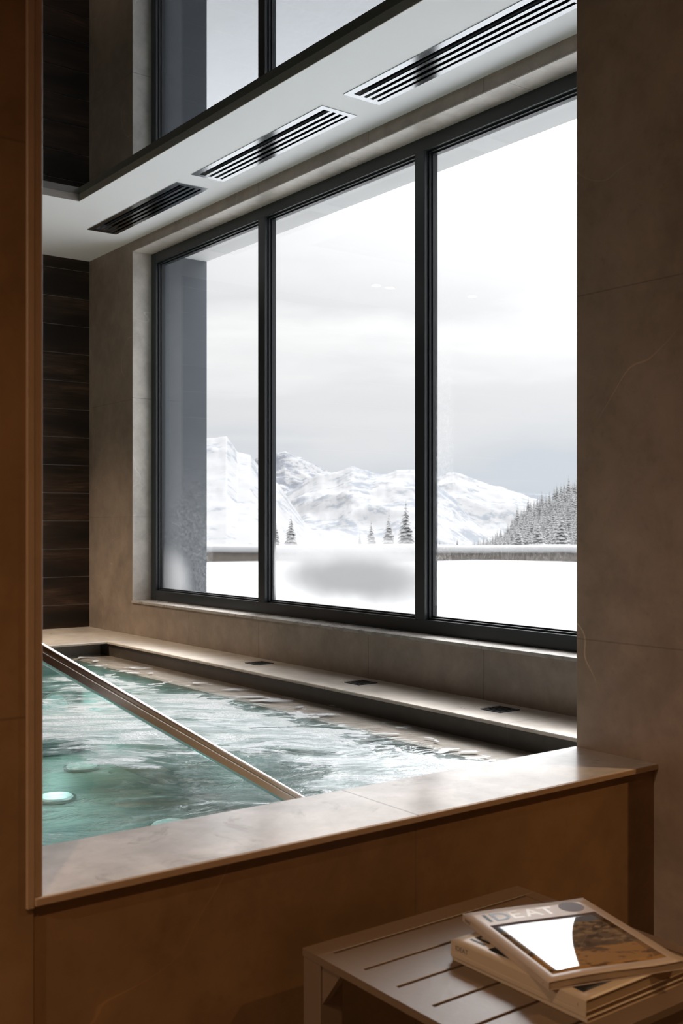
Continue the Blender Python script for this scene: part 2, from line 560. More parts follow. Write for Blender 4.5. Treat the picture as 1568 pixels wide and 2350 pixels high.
# snow-laden fir
m, t = newmat('snowy_fir')
g = t.n('ShaderNodeNewGeometry')
tcx = t.n('ShaderNodeTexCoord')
n = t.noise(t.pos(src=tcx.outputs['Object']), 2.6, 4, 0.7)
at = t.n('ShaderNodeAttribute', _attribute_name='snow')
k = t.smooth(t.math('ADD', t.math('MULTIPLY', at.outputs['Fac'], 0.75), t.math('MULTIPLY', n, 0.5)), 0.30, 0.58)
c = t.mix(k, (0.060, 0.066, 0.064, 1), (0.30, 0.30, 0.30, 1))
out(t, bsdf(t, color=c, rough=0.9, spec=0.05))
M_fir = m
M_bark = simple('fir_bark', (0.06, 0.05, 0.042), 0.9)
M_parapet = simple('wet_masonry', (0.16, 0.138, 0.12), 0.85, nz=(6, 0.3))

# ------------------------------------------------------------------ the setting: pool room
XW = 3.6          # inner face of the window wall
YB = 8.16         # dark wood wall
ZC = 3.231        # plaster soffit
ZL = 0.29         # pool surround
ZWAT = 0.20

# window wall (inner, stone lined)
mb = MB()
mb.box(XW, 3.82, 1.355, 8.5, -1.2, 0.5295)
mb.box(XW, 3.82, 1.355, 8.5, 3.158, 4.2, mi=0)
mb.box(XW, 3.82, 7.376, 8.5, 0.5295, 3.158)
mb.box(XW, 3.82, 1.355, 1.75, 0.5295, 3.158)
structure(mb.build('wall_outer', M_wallwin))
# stone lining inside the window recess, paler to paint in the daylight on it
mb = MB()
mb.box(XW-0.004, 3.752, 7.370, 7.376, 0.545, 3.158, bevel=0.001)
mb.box(XW-0.004, 3.752, 1.756, 7.370, 3.152, 3.158, bevel=0.001)
structure(mb.build('trim_1', M_reveal_lit))
mb = MB()
mb.box(XW-0.012, 3.762, 1.756, 7.376, 0.528, 0.545, bevel=0.0015)
structure(mb.build('trim_2', M_sillwin))
# outer leaf: dark metal jambs and pale soffit of the deep outside reveal
mb = MB()
mb.box(3.823, 4.2, 7.32, 9.0, -1.5, 4.4)
mb.box(3.823, 4.2, 1.2, 1.75, -1.5, 4.4)
mb.box(3.823, 4.2, 1.75, 7.32, -1.5, 0.50)
structure(mb.build('trim_3', M_cladding))
mb = MB()
mb.box(3.823, 4.2, 1.75, 7.32, 3.155, 4.4)
structure(mb.build('trim_4', M_extsoffit))

# the window
win = empty('window_1', (3.79, 1.75, 0.545))
win['kind'] = 'structure'
FX0, FX1 = 3.75, 3.83
def wpart(mb, name, mat):
    o = mb.build(name, mat)
    o.parent = win
    o.matrix_parent_inverse = Matrix.Translation(win.location).inverted()
    return o
mb = MB()
ZB, ZT = 0.545, 3.152
mb.box(FX0, FX1, 7.300, 7.370, ZB, ZT, bevel=0.002)
mb.box(FX0, FX1, 1.756, 1.82, ZB, ZT, bevel=0.002)
mb.box(FX0, FX1, 1.82, 7.300, ZT-0.072, ZT, bevel=0.002)
mb.box(FX0, FX1, 1.82, 7.300, ZB, ZB+0.072, bevel=0.002)
wpart(mb, 'window_frame', M_frame)
mull = [(5.792, 5.870), (4.252, 4.330), (2.712, 2.790)]
for a, b in mull:
    mb = MB()
    mb.box(FX0-0.004, FX1, a, b, ZB+0.068, ZT-0.068, bevel=0.002)
    wpart(mb, 'mullion', M_frame)
bays = [(5.870, 7.300), (4.330, 5.792), (2.790, 4.252), (1.82, 2.712)]
z0, z1 = ZB+0.072, ZT-0.072
Mp = [pane_material('pane_glass_far', [(7.15, 0.68, 0.35, 0.32, 0.30)], [(6.55, 7.29, 0.61, 1.9, 0.34)]),
      pane_material('pane_glass_middle', [(4.95, 0.81, 1.4, 0.26, 0.98)], [(4.34, 4.62, 0.62, 1.2, 0.45), (5.70, 5.79, 0.62, 1.6, 0.3)]),  # middle pane: soft grey translucent patch near its foot
      pane_material('pane_glass_right', [], [(4.10, 4.25, 0.62, 2.6, 0.45), (2.9, 4.2, 0.93, 1.16, 0.22)]),
      pane_material('pane_glass_end', [])]
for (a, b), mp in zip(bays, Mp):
    mb = MB()                                # glazing bead: thin dark stepped strips round the pane
    for d, x0, x1, in ((0.010, 3.772, 3.826),):
        mb.box(x0, x1, b-d, b, z0, z1)
        mb.box(x0, x1, a, a+d, z0, z1)
        mb.box(x0, x1, a+d, b-d, z1-d, z1)
        mb.box(x0, x1, a+d, b-d, z0, z0+d)
    for d, x0, x1, in ((0.018, 3.790, 3.822),):
        mb.box(x0, x1, b-d, b-0.010, z0+0.010, z1-0.010)
        mb.box(x0, x1, a+0.010, a+d, z0+0.010, z1-0.010)
        mb.box(x0, x1, a+d, b-d, z1-d, z1-0.010)
        mb.box(x0, x1, a+d, b-d, z0+0.010, z0+d)
    wpart(mb, 'glazing_bead', M_frame_dark)
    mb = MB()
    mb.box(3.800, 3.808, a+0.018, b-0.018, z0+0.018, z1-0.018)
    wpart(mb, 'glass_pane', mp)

# dark wood wall: boards with pale joints
mb = MB()
mb.box(-4.2, XW, YB+0.010, YB+0.3, -1.2, 3.5, mi=1)
zz = 3.231-0.085
mb.box(-4.2, XW, YB, YB+0.012, zz, 3.231, mi=0)
while zz > 0.25:
    lo = max(zz-0.2225, 0.29)
    mb.box(-4.2, XW, YB, YB+0.012, lo, zz-0.007, bevel=0.001, mi=0)
    zz -= 0.2225
structure(mb.build('wall_back', [M_wood, M_grout]))
mb = MB()
mb.box(-4.4, -4.2, -3.2, 8.5, -1.2, 4.2)
structure(mb.build('wall_left', M_near))

# wall between the resting corner and the pool, with its opening
YN, YF = 1.45, 1.67
mb = MB()
mb.box(-4.2, 0.557, YN, YF, -1.2, 4.2)
mb.box(0.557, 1.94, YN+0.004, YF, -1.2, 0.594)
mb.box(0.557, 1.94, YN, YF, 2.5, 4.2)
structure(mb.build('wall_front', M_near))
mb = MB()
mb.box(1.94, 4.2, 1.355, YF, -1.2, 4.2, bevel=0.0015)
structure(mb.build('wall_right', M_pier))
mb = MB()
mb.box(0.557, 1.94, YN-0.004, YF+0.003, 0.594, 0.606, bevel=0.0012)
structure(mb.build('trim_5', [M_sill]))
mb = MB()
mb.box(0.557, 1.94, YN-0.008, YN-0.004, 0.5945, 0.6055, bevel=0.001)
mb.box(0.546, 0.557, YN-0.006, YN, 0.592, 2.5, bevel=0.001)
structure(mb.build('trim_6', M_edge))
mb = MB()
mb.box(0.557, 0.569, YN-0.004, YF+0.003, 0.606, 2.5, bevel=0.001)
structure(mb.build('trim_7', M_edge))

# ceiling of the pool room: plaster soffit round the recess
mb = MB()
XR, YR = 2.871, 6.67
VENTS = [(5.93, 7.27), (4.40, 5.745), (2.875, 4.22)]
mb.box(XR+0.004, 3.203, YF, YB, ZC, ZC+0.3)
mb.box(3.402, XW, YF, YB, ZC, ZC+0.3)
ys = [YB] + [v for ab in VENTS for v in (ab[1]-0.012, ab[0]+0.012)] + [YF]
for a, b in zip(ys[0::2], ys[1::2]):
    mb.box(3.203, 3.402, b, a, ZC, ZC+0.3)
mb.box(-4.2, XR+0.004, YR+0.004, YB, ZC, ZC+0.3)
structure(mb.build('ceiling', M_ceiling))
mb = MB()
mb.box(XR, XR+0.004, YF, YR+0.004, ZC, ZC+0.045)
mb.box(-4.2, XR, YR, YR+0.004, ZC, ZC+0.045)
structure(mb.build('trim_8', M_recess_shade))
mb = MB()
mb.box(-4.2, XR, YF, YR, ZC+0.045, ZC+0.075)
structure(mb.build('ceiling_recess', M_gloss))
mb = MB()
mb.box(-4.4, 4.2, YF, 8.5, ZC+0.3, ZC+0.4)
structure(mb.build('ceiling_slab', M_black))

# resting corner shell
mb = MB(); mb.box(-4.2, 3.8, -3.2, YN, -0.1, 0); structure(mb.build('floor', M_floor))
mb = MB(); mb.box(-4.2, 3.8, -3.2, YN, 2.6, 2.7); structure(mb.build('ceiling_near', simple('warm_plaster', (0.55, 0.47, 0.38), 0.8)))
mb = MB(); mb.box(-4.2, 3.8, -3.4, -3.2, -0.1, 2.7); structure(mb.build('wall_behind', M_near))
mb = MB(); mb.box(3.8, 4.0, -3.2, 1.355, -0.1, 2.7); structure(mb.build('wall_side', M_near))

# ------------------------------------------------------------------ the pool
pool = empty('swimming_pool', (-0.3, 4.3, ZWAT))
tag(pool, 'stone-edged indoor pool filled with foaming turquoise water below the big window', 'pool')
def ppart(mb, name, mat, **k):
    o = mb.build(name, mat, **k)
    o.parent = pool
    o.matrix_parent_inverse = Matrix.Translation(pool.location).inverted()
    return o
ZF = -0.425
mb = MB()
mb.box(-4.2, 2.98, YF, 7.0, ZF-0.2, ZF)
mb.box(2.98, 3.1, YF, 7.1, ZF-0.2, 0.178)
mb.box(-4.2, 2.98, 6.93, 7.1, ZF-0.2, 0.178)
mb.box(-4.2, 3.1, YF, 1.75, ZF, 0.178)
ppart(mb, 'pool_basin', M_lining)
mb = MB()
mb.box(2.98, 3.26, YF, 7.2, 0.178, 0.190)
mb.box(-4.2, 2.98, 6.93, 7.2, 0.178, 0.190)
ppart(mb, 'overflow_shelf', M_shelf)
mb = MB()
mb.box(3.255, XW, YF, YB, -0.3, ZL-0.016)
ppart(mb, 'side_upstand', M_poolwall)
mb = MB()
mb.box(-4.2, 3.255, 7.19, YB, -0.3, ZL-0.016)
ppart(mb, 'end_upstand', M_grey_face)
mb = MB()
mb.box(3.24, XW, YF, YB, ZL-0.016, ZL, bevel=0.003)
mb.box(-4.2, 3.24, 7.05, YB, ZL-0.016, ZL, bevel=0.003)
ppart(mb, 'coping', M_ledge)

# water surface with real low waves
bm = bmesh.new()
NX, NY = 150, 150
x0, x1, y0, y1 = -3.0, 3.250, 1.70, 7.185
grid = []
for j in range(NY+1):
    row = []
    for i in range(NX+1):
        x = x0+(x1-x0)*i/NX; y = y0+(y1-y0)*j/NY
        amp = 0.010 * min(1, max(0, (2.98-x)/0.5)) * min(1, max(0, (6.93-y)/0.5))
        h = noise.noise(Vector((x*2.2, y*2.2, 1.0)))*amp + noise.noise(Vector((x*6, y*6, 3.0)))*amp*0.5
        row.append(bm.verts.new((x, y, ZWAT+h)))
    grid.append(row)
for j in range(NY):
    for i in range(NX):
        f = bm.faces.new((grid[j][i], grid[j][i+1], grid[j+1][i+1], grid[j+1][i]))
        f.smooth = True
me = bpy.data.meshes.new('water_surface')
bm.to_mesh(me); bm.free()
me.materials.append(M_water)
wo = bpy.data.objects.new('water_surface', me)
COL.objects.link(wo)
wo.parent = pool
wo.matrix_parent_inverse = Matrix.Translation(pool.location).inverted()

# underwater lamps
mG, t = newmat('lamp_lens')
v = t.n('ShaderNodeTexVoronoi', Scale=28.0)
tcx = t.n('ShaderNodeTexCoord')
t.l(tcx.outputs['Object'], v.inputs['Vector'])
cc = t.mix(v.outputs['Distance'], (0.45, 0.95, 0.92, 1), (0.9, 1.0, 0.98, 1))
out(t, bsdf(t, color=(0.6, 0.8, 0.8), rough=0.3, emit=cc, estr=0.22))
def pool_light(loc, rot, label, power):
    e = empty('underwater_light', loc)
    e.rotation_euler = rot
    tag(e, label, 'light', 'round underwater pool lights')
    mb = MB(); mb.cyl(0, 0, 0.0, 0.016, 0.112, 40); mb.build('bezel', M_steel, e)
    mb = MB(); mb.cyl(0, 0, 0.016, 0.024, 0.096, 40, 0.088); mb.build('lens', mG, e)
    lamp('lamp', 'AREA', (0, 0, 0.04), power, (0.62, 1.0, 0.95), rot=(math.pi, 0, 0), parent=e, shape='DISK', size=0.16)
    return e
pool_light((2.35, 5.78, ZF), (0, 0, 0), 'bright round underwater light in the pool floor, right beside the left jamb of the opening', 1.6)
pool_light((2.60, 4.90, ZF), (0, 0, 0), 'round underwater light in the pool floor just behind the stone sill', 1.6)
pool_light((2.78, 6.42, ZF), (0, 0, 0), 'round underwater light in the pool floor, faint behind drifting foam', 1.2)
pool_light((2.80, 6.93, -0.12), (math.pi/2, 0, 0), 'round underwater light on the far end wall of the pool, glowing pale green', 1.6)

# handrail going down into the water
rail = empty('pool_handrail', (0.9, 2.3, 0.84))
tag(rail, 'polished stainless steel handrail slanting down into the foaming water', 'handrail')
k = -0.633
pts = [(-0.6, 2.3, 0.84-k*0.55), (-0.2, 2.3, 0.84-k*0.75), (-0.05, 2.3, 0.84-k*0.80), (0.15, 2.3, 0.84-k*0.72)]
pts = [(-0.55, 2.3, 1.38), (-0.1, 2.3, 1.38), (0.02, 2.3, 1.37), (0.12, 2.3, 1.335)]
X0 = 0.9
for i in range(14):
    x = 0.22+i*(1.86-0.22)/13
    pts.append((x, 2.3, 0.84+k*(x-X0)))
pts += [(1.93, 2.3, 0.175), (1.97, 2.3, 0.12), (1.98, 2.3, 0.04), (1.98, 2.3, ZF)]
def rail_profile():
    # flat-sided rail with a rounded top and a shallow groove along each side
    hw, hh = 0.013, 0.0195
    pr = []
    for k in range(13):                      # rounded top
        a_ = math.pi*k/12
        pr.append((hw*math.cos(a_), hh-0.009+0.009*math.sin(a_)))
    pr += [(-hw, 0.004), (-hw+0.0018, 0.0028), (-hw+0.0018, 0.0012), (-hw, 0.0)]
    pr += [(-hw, -hh+0.004), (-hw+0.004, -hh), (hw-0.004, -hh), (hw, -hh+0.004)]
    pr += [(hw, 0.0), (hw-0.0018, 0.0012), (hw-0.0018, 0.0028), (hw, 0.004)]
    return pr
o = MB().tube([(p[0]-0.9, p[1]-2.3, p[2]-0.84) for p in pts], 0.0195, prof=rail_profile()).build('rail_bar', M_steel, rail)
for p_ in o.data.polygons: p_.use_smooth = abs(p_.normal.z) > 0.35 and p_.normal.z > 0
o = MB().tube([(-1.4, 0, -1.265+0), (-1.4, 0, 0.54)], 0.0195, 32).build('rail_post', M_steel, rail)

# floor outlets in the pool ledge
def outlet(y, label):
    e = empty('deck_outlet', (3.462, y, ZL))
    tag(e, label, 'floor grille', 'small square grilles in the window ledge')
    mb = MB()
    a = 0.062
    mb.box(-a, a, -a, -a+0.012, 0, 0.004); mb.box(-a, a, a-0.012, a, 0, 0.004)
    mb.box(-a, -a+0.012, -a+0.012, a-0.012, 0, 0.004); mb.box(a-0.012, a, -a+0.012, a-0.012, 0, 0.004)
    mb.build('rim', M_frame, e)
    mb = MB(); mb.box(-a+0.012, a-0.012, -a+0.012, a-0.012, 0, 0.0015); mb.build('well', M_black, e)
    mb = MB()
    for k in range(4):
        xx = -a+0.024+k*0.022
        mb.box(xx, xx+0.008, -a+0.012, a-0.012, 0.0015, 0.004)
    mb.build('grille', M_frame, e)
outlet(5.41, 'dark square grille in the pool ledge below the left mullion, farthest of three')
outlet(4.43, 'dark square grille in the pool ledge below the middle pane, second of three')
outlet(3.42, 'dark square grille in the pool ledge nearest the right stone wall')

# ceiling air grilles
def vent(y0, y1, label):
    xc, yc = (3.19+3.415)/2, (y0+y1)/2
    e = empty('ceiling_vent', (xc, yc, ZC))
    tag(e, label, 'air vent', 'linear air grilles in the white soffit')
    hx, hy = 0.1125, (y1-y0)/2
    mb = MB()
    zt, zb = 0.0, -0.0035
    mb.box(-hx, hx, -hy, -hy+0.035, zb, zt); mb.box(-hx, hx, hy-0.035, hy, zb, zt)
    mb.box(-hx, -hx+0.036, -hy+0.035, hy-0.035, zb, zt); mb.box(hx-0.030, hx, -hy+0.035, hy-0.035, zb, zt)
    mb.build('flange', M_alu, e)
    mb = MB()
    span = 2*hx-0.066
    pitch = span/3.85
    mb.box(-hx+0.036, hx-0.030, -hy+0.035, hy-0.035, 0.045, 0.050)
    mb.box(-0.098, -0.092, -hy+0.035, hy-0.035, 0.0, 0.045); mb.box(0.092, 0.098, -hy+0.035, hy-0.035, 0.0, 0.045)
    mb.build('plenum', M_black, e)
    for k in range(3):
        cxk = -hx+0.036+0.019+(k+0.5)*pitch-0.004
        mb = MB()
        mb.box(cxk-0.0+0.004, cxk+pitch-0.018, -hy+0.035, hy-0.035, zb, 0.004)
        mb.box(cxk+0.012, cxk+0.015, -hy+0.035, hy-0.035, 0.004, 0.030)
        mb.build('blade', M_alu, e)
vent(*VENTS[0], 'dark linear air grille in the soffit at the far end, by the dark wood wall')
vent(*VENTS[1], 'silver linear air grille in the soffit, middle of the three')
vent(*VENTS[2], 'long silver linear air grille in the soffit nearest the right stone wall')

# downlights of the pool room (seen only as small reflections in the panes)
mL, t = newmat('downlight_glow')
out(t, bsdf(t, color=(1, 1, 1), emit=(1.0, 0.93, 0.82), estr=60.0))
def downlight(x, y, z, power, label, color=(1.0, 0.80, 0.60), group='recessed ceiling downlights', size=math.radians(110)):
    e = empty('downlight', (x, y, z))
    tag(e, label, 'ceiling light', group)
    mb = MB(); mb.cyl(0, 0, -0.004, 0.0, 0.045, 28); mb.build('ring', M_white, e)
    mb = MB(); mb.cyl(0, 0, -0.007, -0.004, 0.030, 28); mb.build('lens', mL, e)
    lamp('lamp', 'SPOT', (0, 0, -0.02), power, color, parent=e, spot_size=size, spot_blend=0.8, shadow_soft_size=0.03)
downlight(1.62, 7.44, ZC, 190, 'recessed downlight in the far soffit, outer one of a pair reflected in the middle pane')
downlight(1.46, 7.44, ZC, 190, 'recessed downlight in the far soffit, inner one of a pair reflected in the middle pane')
downlight(0.62, 7.26, ZC, 190, 'single recessed downlight in the far soffit reflected in the right pane')
# warm lamps of the resting corner
downlight(3.00, 0.18, 2.6, 110, 'warm downlight in the low ceiling beyond the right wall end', (1.0, 0.62, 0.30), 'warm downlights of the resting corner', math.radians(140))
downlight(-0.3, 0.2, 2.6, 60, 'warm downlight in the low ceiling above the viewer', (1.0, 0.60, 0.30), 'warm downlights of the resting corner', math.radians(130))

downlight(-3.0, 0.75, 2.6, 290, 'added unseen warm downlight on the left that brightens the right stone wall', (1.0, 0.78, 0.56), 'warm downlights of the resting corner', math.radians(176))  # lamp added out of view to brighten the right wall

# ------------------------------------------------------------------ slatted side table with magazines
TX0, TX1, TY0, TY1, TZ = 0.98, 1.468, 0.925, 1.405, 0.45
tb = empty('slatted_side_table', ((TX0+TX1)/2, (TY0+TY1)/2, 0))
tag(tb, 'taupe metal side table with slatted top standing against the low stone wall', 'side table')
hx, hy = (TX1-TX0)/2, (TY1-TY0)/2
mb = MB()
bx, by = 0.027, 0.043
mb.box(-hx, hx, hy-by, hy, TZ-0.012, TZ, bevel=0.0004)
mb.box(-hx, hx, -hy, -hy+by, TZ-0.012, TZ, bevel=0.0004)
mb.box(-hx, -hx+bx, -hy+by, hy-by, TZ-0.012, TZ)
mb.box(hx-bx, hx, -hy+by, hy-by, TZ-0.012, TZ)
mb.build('frame', M_stool, tb)
n = 5
inner = 2*hy-2*by
pitch = (inner-0.0065)/n
for k in range(n):
    a = -hy+by+0.0065+k*pitch
    mb = MB()
    mb.box(-hx+bx-0.001, hx-bx-0.0015, a, a+pitch-0.0065, TZ-0.010, TZ-0.0004, bevel=0.0005)
    mb.build('slat', M_stool, tb)
for sx in (-1, 1):
    for sy in (-1, 1):
        mb = MB()
        lx0, lx1 = (-hx+0.001, -hx+0.046) if sx < 0 else (hx-0.046, hx-0.001)
        ly0, ly1 = (-hy+0.001, -hy+0.046) if sy < 0 else (hy-0.046, hy-0.001)
        mb.box(lx0, lx1, ly0, ly1, 0, TZ-0.012, bevel=0.0015)
        mb.build('leg', M_stool, tb)
for sy in (-1, 1):
    mb = MB()
    yy0, yy1 = (-hy+0.008, -hy+0.024) if sy < 0 else (hy-0.024, hy-0.008)
    mb.box(-hx+0.046, hx-0.046, yy0, yy1, TZ-0.052, TZ-0.012)
    mb.build('apron', M_stool, tb)
for sx in (-1, 1):
    for sy in (-1, 1):
        mb = MB(); bm = mb.bm
        xo = sx*(hx-0.006); xi = sx*(hx-0.018)
        yl = sy*(hy-0.046)
        tri = [(yl, TZ-0.012), (yl, TZ-0.075), (yl-sy*0.05, TZ-0.012)]
        A = [bm.verts.new((xo, y_, z_)) for y_, z_ in tri]
        B = [bm.verts.new((xi, y_, z_)) for y_, z_ in tri]
        bm.faces.new(A); bm.faces.new(B[::-1])
        for k in range(3): bm.faces.new((A[k], A[(k+1) % 3], B[(k+1) % 3], B[k]))
        mb.build('bracket', M_stool, tb)

M_paper = simple('page_edges', (0.50, 0.37, 0.25), 0.8, nz=(300, 0.25))
# fine page lines on the block edge
m, t = newmat('page_block')
tcx = t.n('ShaderNodeTexCoord')
pg = t.noise(t.pos(src=tcx.outputs['Object'], scale=(3, 3, 900)), 1.0, 2, 0.6)
out(t, bsdf(t, color=t.mix(pg, (0.36, 0.26, 0.17, 1), (0.62, 0.48, 0.34, 1)), rough=0.75))
M_pages = m
M_cover = simple('cream_cover', (0.55, 0.455, 0.395), 0.45, coat=0.2)
M_cover2 = simple('cream_cover_old', (0.56, 0.46, 0.36), 0.38)
M_ink = simple('black_ink', (0.015, 0.017, 0.022), 0.5, spec=0.3)
M_inkw = simple('white_ink', (0.95, 0.95, 0.96), 0.12, spec=1.0)
M_inkg = simple('grey_foil_ink', (0.05, 0.07, 0.10), 0.4)
M_badge = simple('blue_grey_badge', (0.25, 0.27, 0.37), 0.6)
M_badgeink = simple('badge_ink', (0.30, 0.33, 0.45), 0.3)
M_steelink = simple('pale_steel_blue', (0.42, 0.50, 0.58), 0.25)

# printed cover photograph: pale sky, a hill village of brown houses, ochre terrace floor (plain generic picture)
m, t = newmat('cover_photo')
tcx = t.n('ShaderNodeTexCoord')
sp = t.n('ShaderNodeSeparateXYZ')
t.l(tcx.outputs['Object'], sp.inputs[0])
V = sp.outputs[1]
vo = t.n('ShaderNodeTexVoronoi', Scale=95.0)
t.l(t.pos(src=tcx.outputs['Object'], scale=(1, 1.5, 1)), vo.inputs['Vector'])
town = t.ramp(vo.outputs['Color'], [(0.2, (0.05, 0.03, 0.02)), (0.45, (0.22, 0.15, 0.09)), (0.7, (0.36, 0.27, 0.18)), (0.9, (0.12, 0.09, 0.06))])
sky = (0.16, 0.20, 0.29, 1)
ochre = (0.46, 0.27, 0.11, 1)
wob = t.noise(t.pos(src=tcx.outputs['Object']), 30, 4, 0.6)
vv = t.math('ADD', V, t.math('MULTIPLY', t.math('SUBTRACT', wob, 0.5), 0.02))
c = t.mix(t.smooth(vv, 0.042, 0.046), town, sky)
c = t.mix(t.smooth(vv, -0.052, -0.048), ochre, c)
sh = t.smooth(t.noise(t.pos(src=tcx.outputs['Object'], scale=(1, 2.5, 1)), 24, 3, 0.6), 0.52, 0.60)
c = t.mix(t.math('MULTIPLY', sh, t.math('MULTIPLY', 0.75, t.math('SUBTRACT', 1.0, t.smooth(V, -0.03, 0.0)))), c, (0.07, 0.04, 0.025, 1))
out(t, bsdf(t, color=c, rough=0.035, spec=1.0, coat=1.0))
M_photo = m
m.node_tree.nodes[-2].inputs['Coat Roughness'].default_value = 0.02


def sheet(wd, ln, z, th, hf, nx=14, ny=18, x0=None, x1=None, y0=None, y1=None):
    """a closed slab following the height function hf, centred on the magazine"""
    x0 = -wd/2 if x0 is None else x0; x1 = wd/2 if x1 is None else x1
    y0 = -ln/2 if y0 is None else y0; y1 = ln/2 if y1 is None else y1
    mb = MB(); bm = mb.bm
    top = [[bm.verts.new((x0+(x1-x0)*i/nx, y0+(y1-y0)*j/ny, 0)) for i in range(nx+1)] for j in range(ny+1)]
    bot = [[bm.verts.new((x0+(x1-x0)*i/nx, y0+(y1-y0)*j/ny, 0)) for i in range(nx+1)] for j in range(ny+1)]
    for j in range(ny+1):
        for i in range(nx+1):
            vt, vb = top[j][i], bot[j][i]
            vt.co.z = z+th+hf(vt.co.x, vt.co.y)
            vb.co.z = z+hf(vb.co.x, vb.co.y)*(0.0 if z == 0 else 1.0)
    for j in range(ny):
        for i in range(nx):
            f = bm.faces.new((top[j][i], top[j][i+1], top[j+1][i+1], top[j+1][i])); f.smooth = True
            f = bm.faces.new((bot[j][i], bot[j+1][i], bot[j+1][i+1], bot[j][i+1])); f.smooth = True
    for j in range(ny):
        bm.faces.new((top[j][0], top[j+1][0], bot[j+1][0], bot[j][0]))
        bm.faces.new((top[j][nx], bot[j][nx], bot[j+1][nx], top[j+1][nx]))
    for i in range(nx):
        bm.faces.new((top[0][i], bot[0][i], bot[0][i+1], top[0][i+1]))
        bm.faces.new((top[ny][i], top[ny][i+1], bot[ny][i+1], bot[ny][i]))
    return mb


def text_mesh(txt, size, ext=0.00012, sx=1.0, bold=0.0):
    cu = bpy.data.curves.new('lettering', 'FONT')
    cu.body = txt
    cu.size = size
    cu.extrude = ext
    cu.offset = bold
    cu.align_x = 'LEFT'
    ob = bpy.data.objects.new('lettering', cu)
    COL.objects.link(ob)
    dg = bpy.context.evaluated_depsgraph_get()
    dg.update()
    me = bpy.data.meshes.new_from_object(ob.evaluated_get(dg))
    COL.objects.unlink(ob)
    bpy.data.objects.remove(ob)
    for v in me.vertices: v.co.x *= sx
    return me


def lettering(parent, txt, size, x, y, z, mat, hf=None, sx=1.0, bold=0.0, rot=None, name='masthead'):
    me = text_mesh(txt, size, sx=sx, bold=bold)
    me.name = name
    me.materials.clear()
    me.materials.append(mat)
    if hf:
        for v in me.vertices:
            v.co.z += hf(v.co.x+x, v.co.y+y)
    o = bpy.data.objects.new(name, me)
    COL.objects.link(o)
    o.parent = parent
    o.location = (x, y, z)
    if rot: o.rotation_euler = rot
    return o


def magazine(loc, rz, wd, ln, th, label, hf=None, cover=M_cover, full=False, title=True, photo=True, spine='IDEAT'):
    """spine along local -x side; top of cover towards local +y"""
    hf = hf or (lambda x, y: 0.0)
    e = empty('magazine', loc, rz)
    tag(e, label, 'magazine', 'magazines stacked on the side table')
    sheet(wd-0.003, ln-0.003, 0.0006, th-0.0014, hf).build('page_block', M_pages, e)
    fc = sheet(wd, ln, th-0.0008, 0.0008, hf).build('front_cover', cover, e)
    mb = MB(); mb.box(-wd/2, wd/2, -ln/2, ln/2, 0, 0.0006); mb.build('back_cover', cover, e)
    mb = MB(); mb.box(-wd/2-0.0006, -wd/2+0.0014, -ln/2, ln/2, 0.0003, th-0.0002, bevel=0.0005); sp_ = mb.build('spine', cover, e)
    zt = th+0.00012
    if title:
        if full:
            x = -wd/2+0.022
            y = ln/2-0.048
            for ch, mt, adv, ty in (('I', M_ink, 0.0125, 0), ('D', M_inkg, 0.0315, 0), ('E', M_inkw, 0.0265, 0), ('A', M_inkw, 0.0295, 0), ('T', M_inkw, 0.03, 0)):
                lettering(fc, ch, 0.044, x, y, zt, mt, hf, sx=1.0, bold=0.0007)
                x += adv
        else:
            lettering(fc, 'IDEAT', 0.044, -wd/2+0.020, ln/2-0.048, zt, M_ink, hf, bold=0.0007)
    if photo:
        mat = M_photo if full else M_ink
        sheet(wd, ln, th, 0.0002, hf, x0=-wd/2+0.018, x1=wd/2-0.016, y0=-ln/2+0.020, y1=ln/2-0.062).build('cover_picture', mat, fc)
    if full:
        mb = MB(); bm = mb.bm
        cx_, cy_ = wd/2-0.040, ln/2-0.030
        ring = [bm.verts.new((cx_+0.021*math.cos(a*math.tau/40), cy_+0.021*math.sin(a*math.tau/40), zt+hf(cx_, cy_)+0.0001)) for a in range(40)]
        ctr = bmesh.ops.extrude_face_region(bm, geom=[bm.faces.new(ring)])
        for v in [g_ for g_ in ctr['geom'] if isinstance(g_, bmesh.types.BMVert)]: v.co.z += 0.0002
        mb.build('round_badge', M_badge, fc)
    if spine:
        lettering(sp_, spine, th*0.62, -wd/2-0.0007, ln/2-0.010, th*0.27, M_inkg, None, bold=0.0, rot=(math.pi/2, 0, -math.pi/2), name='spine_title')
        lettering(sp_, '4' if full else '1', th*0.36, -wd/2-0.0007, -ln/2+0.016, th*0.3, M_inkg, None, rot=(math.pi/2, 0, -math.pi/2), name='spine_number')
    return e


cx0, cy0 = (1.137+1.366)/2, (0.962+1.228)/2
magazine((cx0+0.001, cy0-0.001, TZ), 0.0, 0.228, 0.266, 0.0070, 'thin cream magazine lying directly on the table slats, lowest of the stack', title=False, photo=False, spine=None, cover=M_cover2)
magazine((cx0-0.001, cy0+0.001, TZ+0.0070), 0.006, 0.228, 0.266, 0.0075, 'thin magazine second from the bottom of the stack', title=False, photo=False, spine=None, cover=M_cover2)
magazine((cx0, cy0, TZ+0.0145), 0.0, 0.229, 0.267, 0.0165, 'thick cream magazine with black lettering, crossed by the top magazine', cover=M_cover2)
def wave(x, y):
    u_ = (x+0.11)/0.22
    v_ = (y+0.137)/0.275
    return 0.0045*max(0, u_-0.25)**2*(1.0-0.2*v_)*1.2 + 0.0022*math.sin(u_*math.pi*1.6)*(1-v_*0.5)
a = (1.201, 1.262); b = (1.1165, 1.002)
top_r = (1.409, 1.206); bot_r = (1.343, 0.965)
mx_ = (a[0]+b[0]+top_r[0]+bot_r[0])/4; my_ = (a[1]+b[1]+top_r[1]+bot_r[1])/4
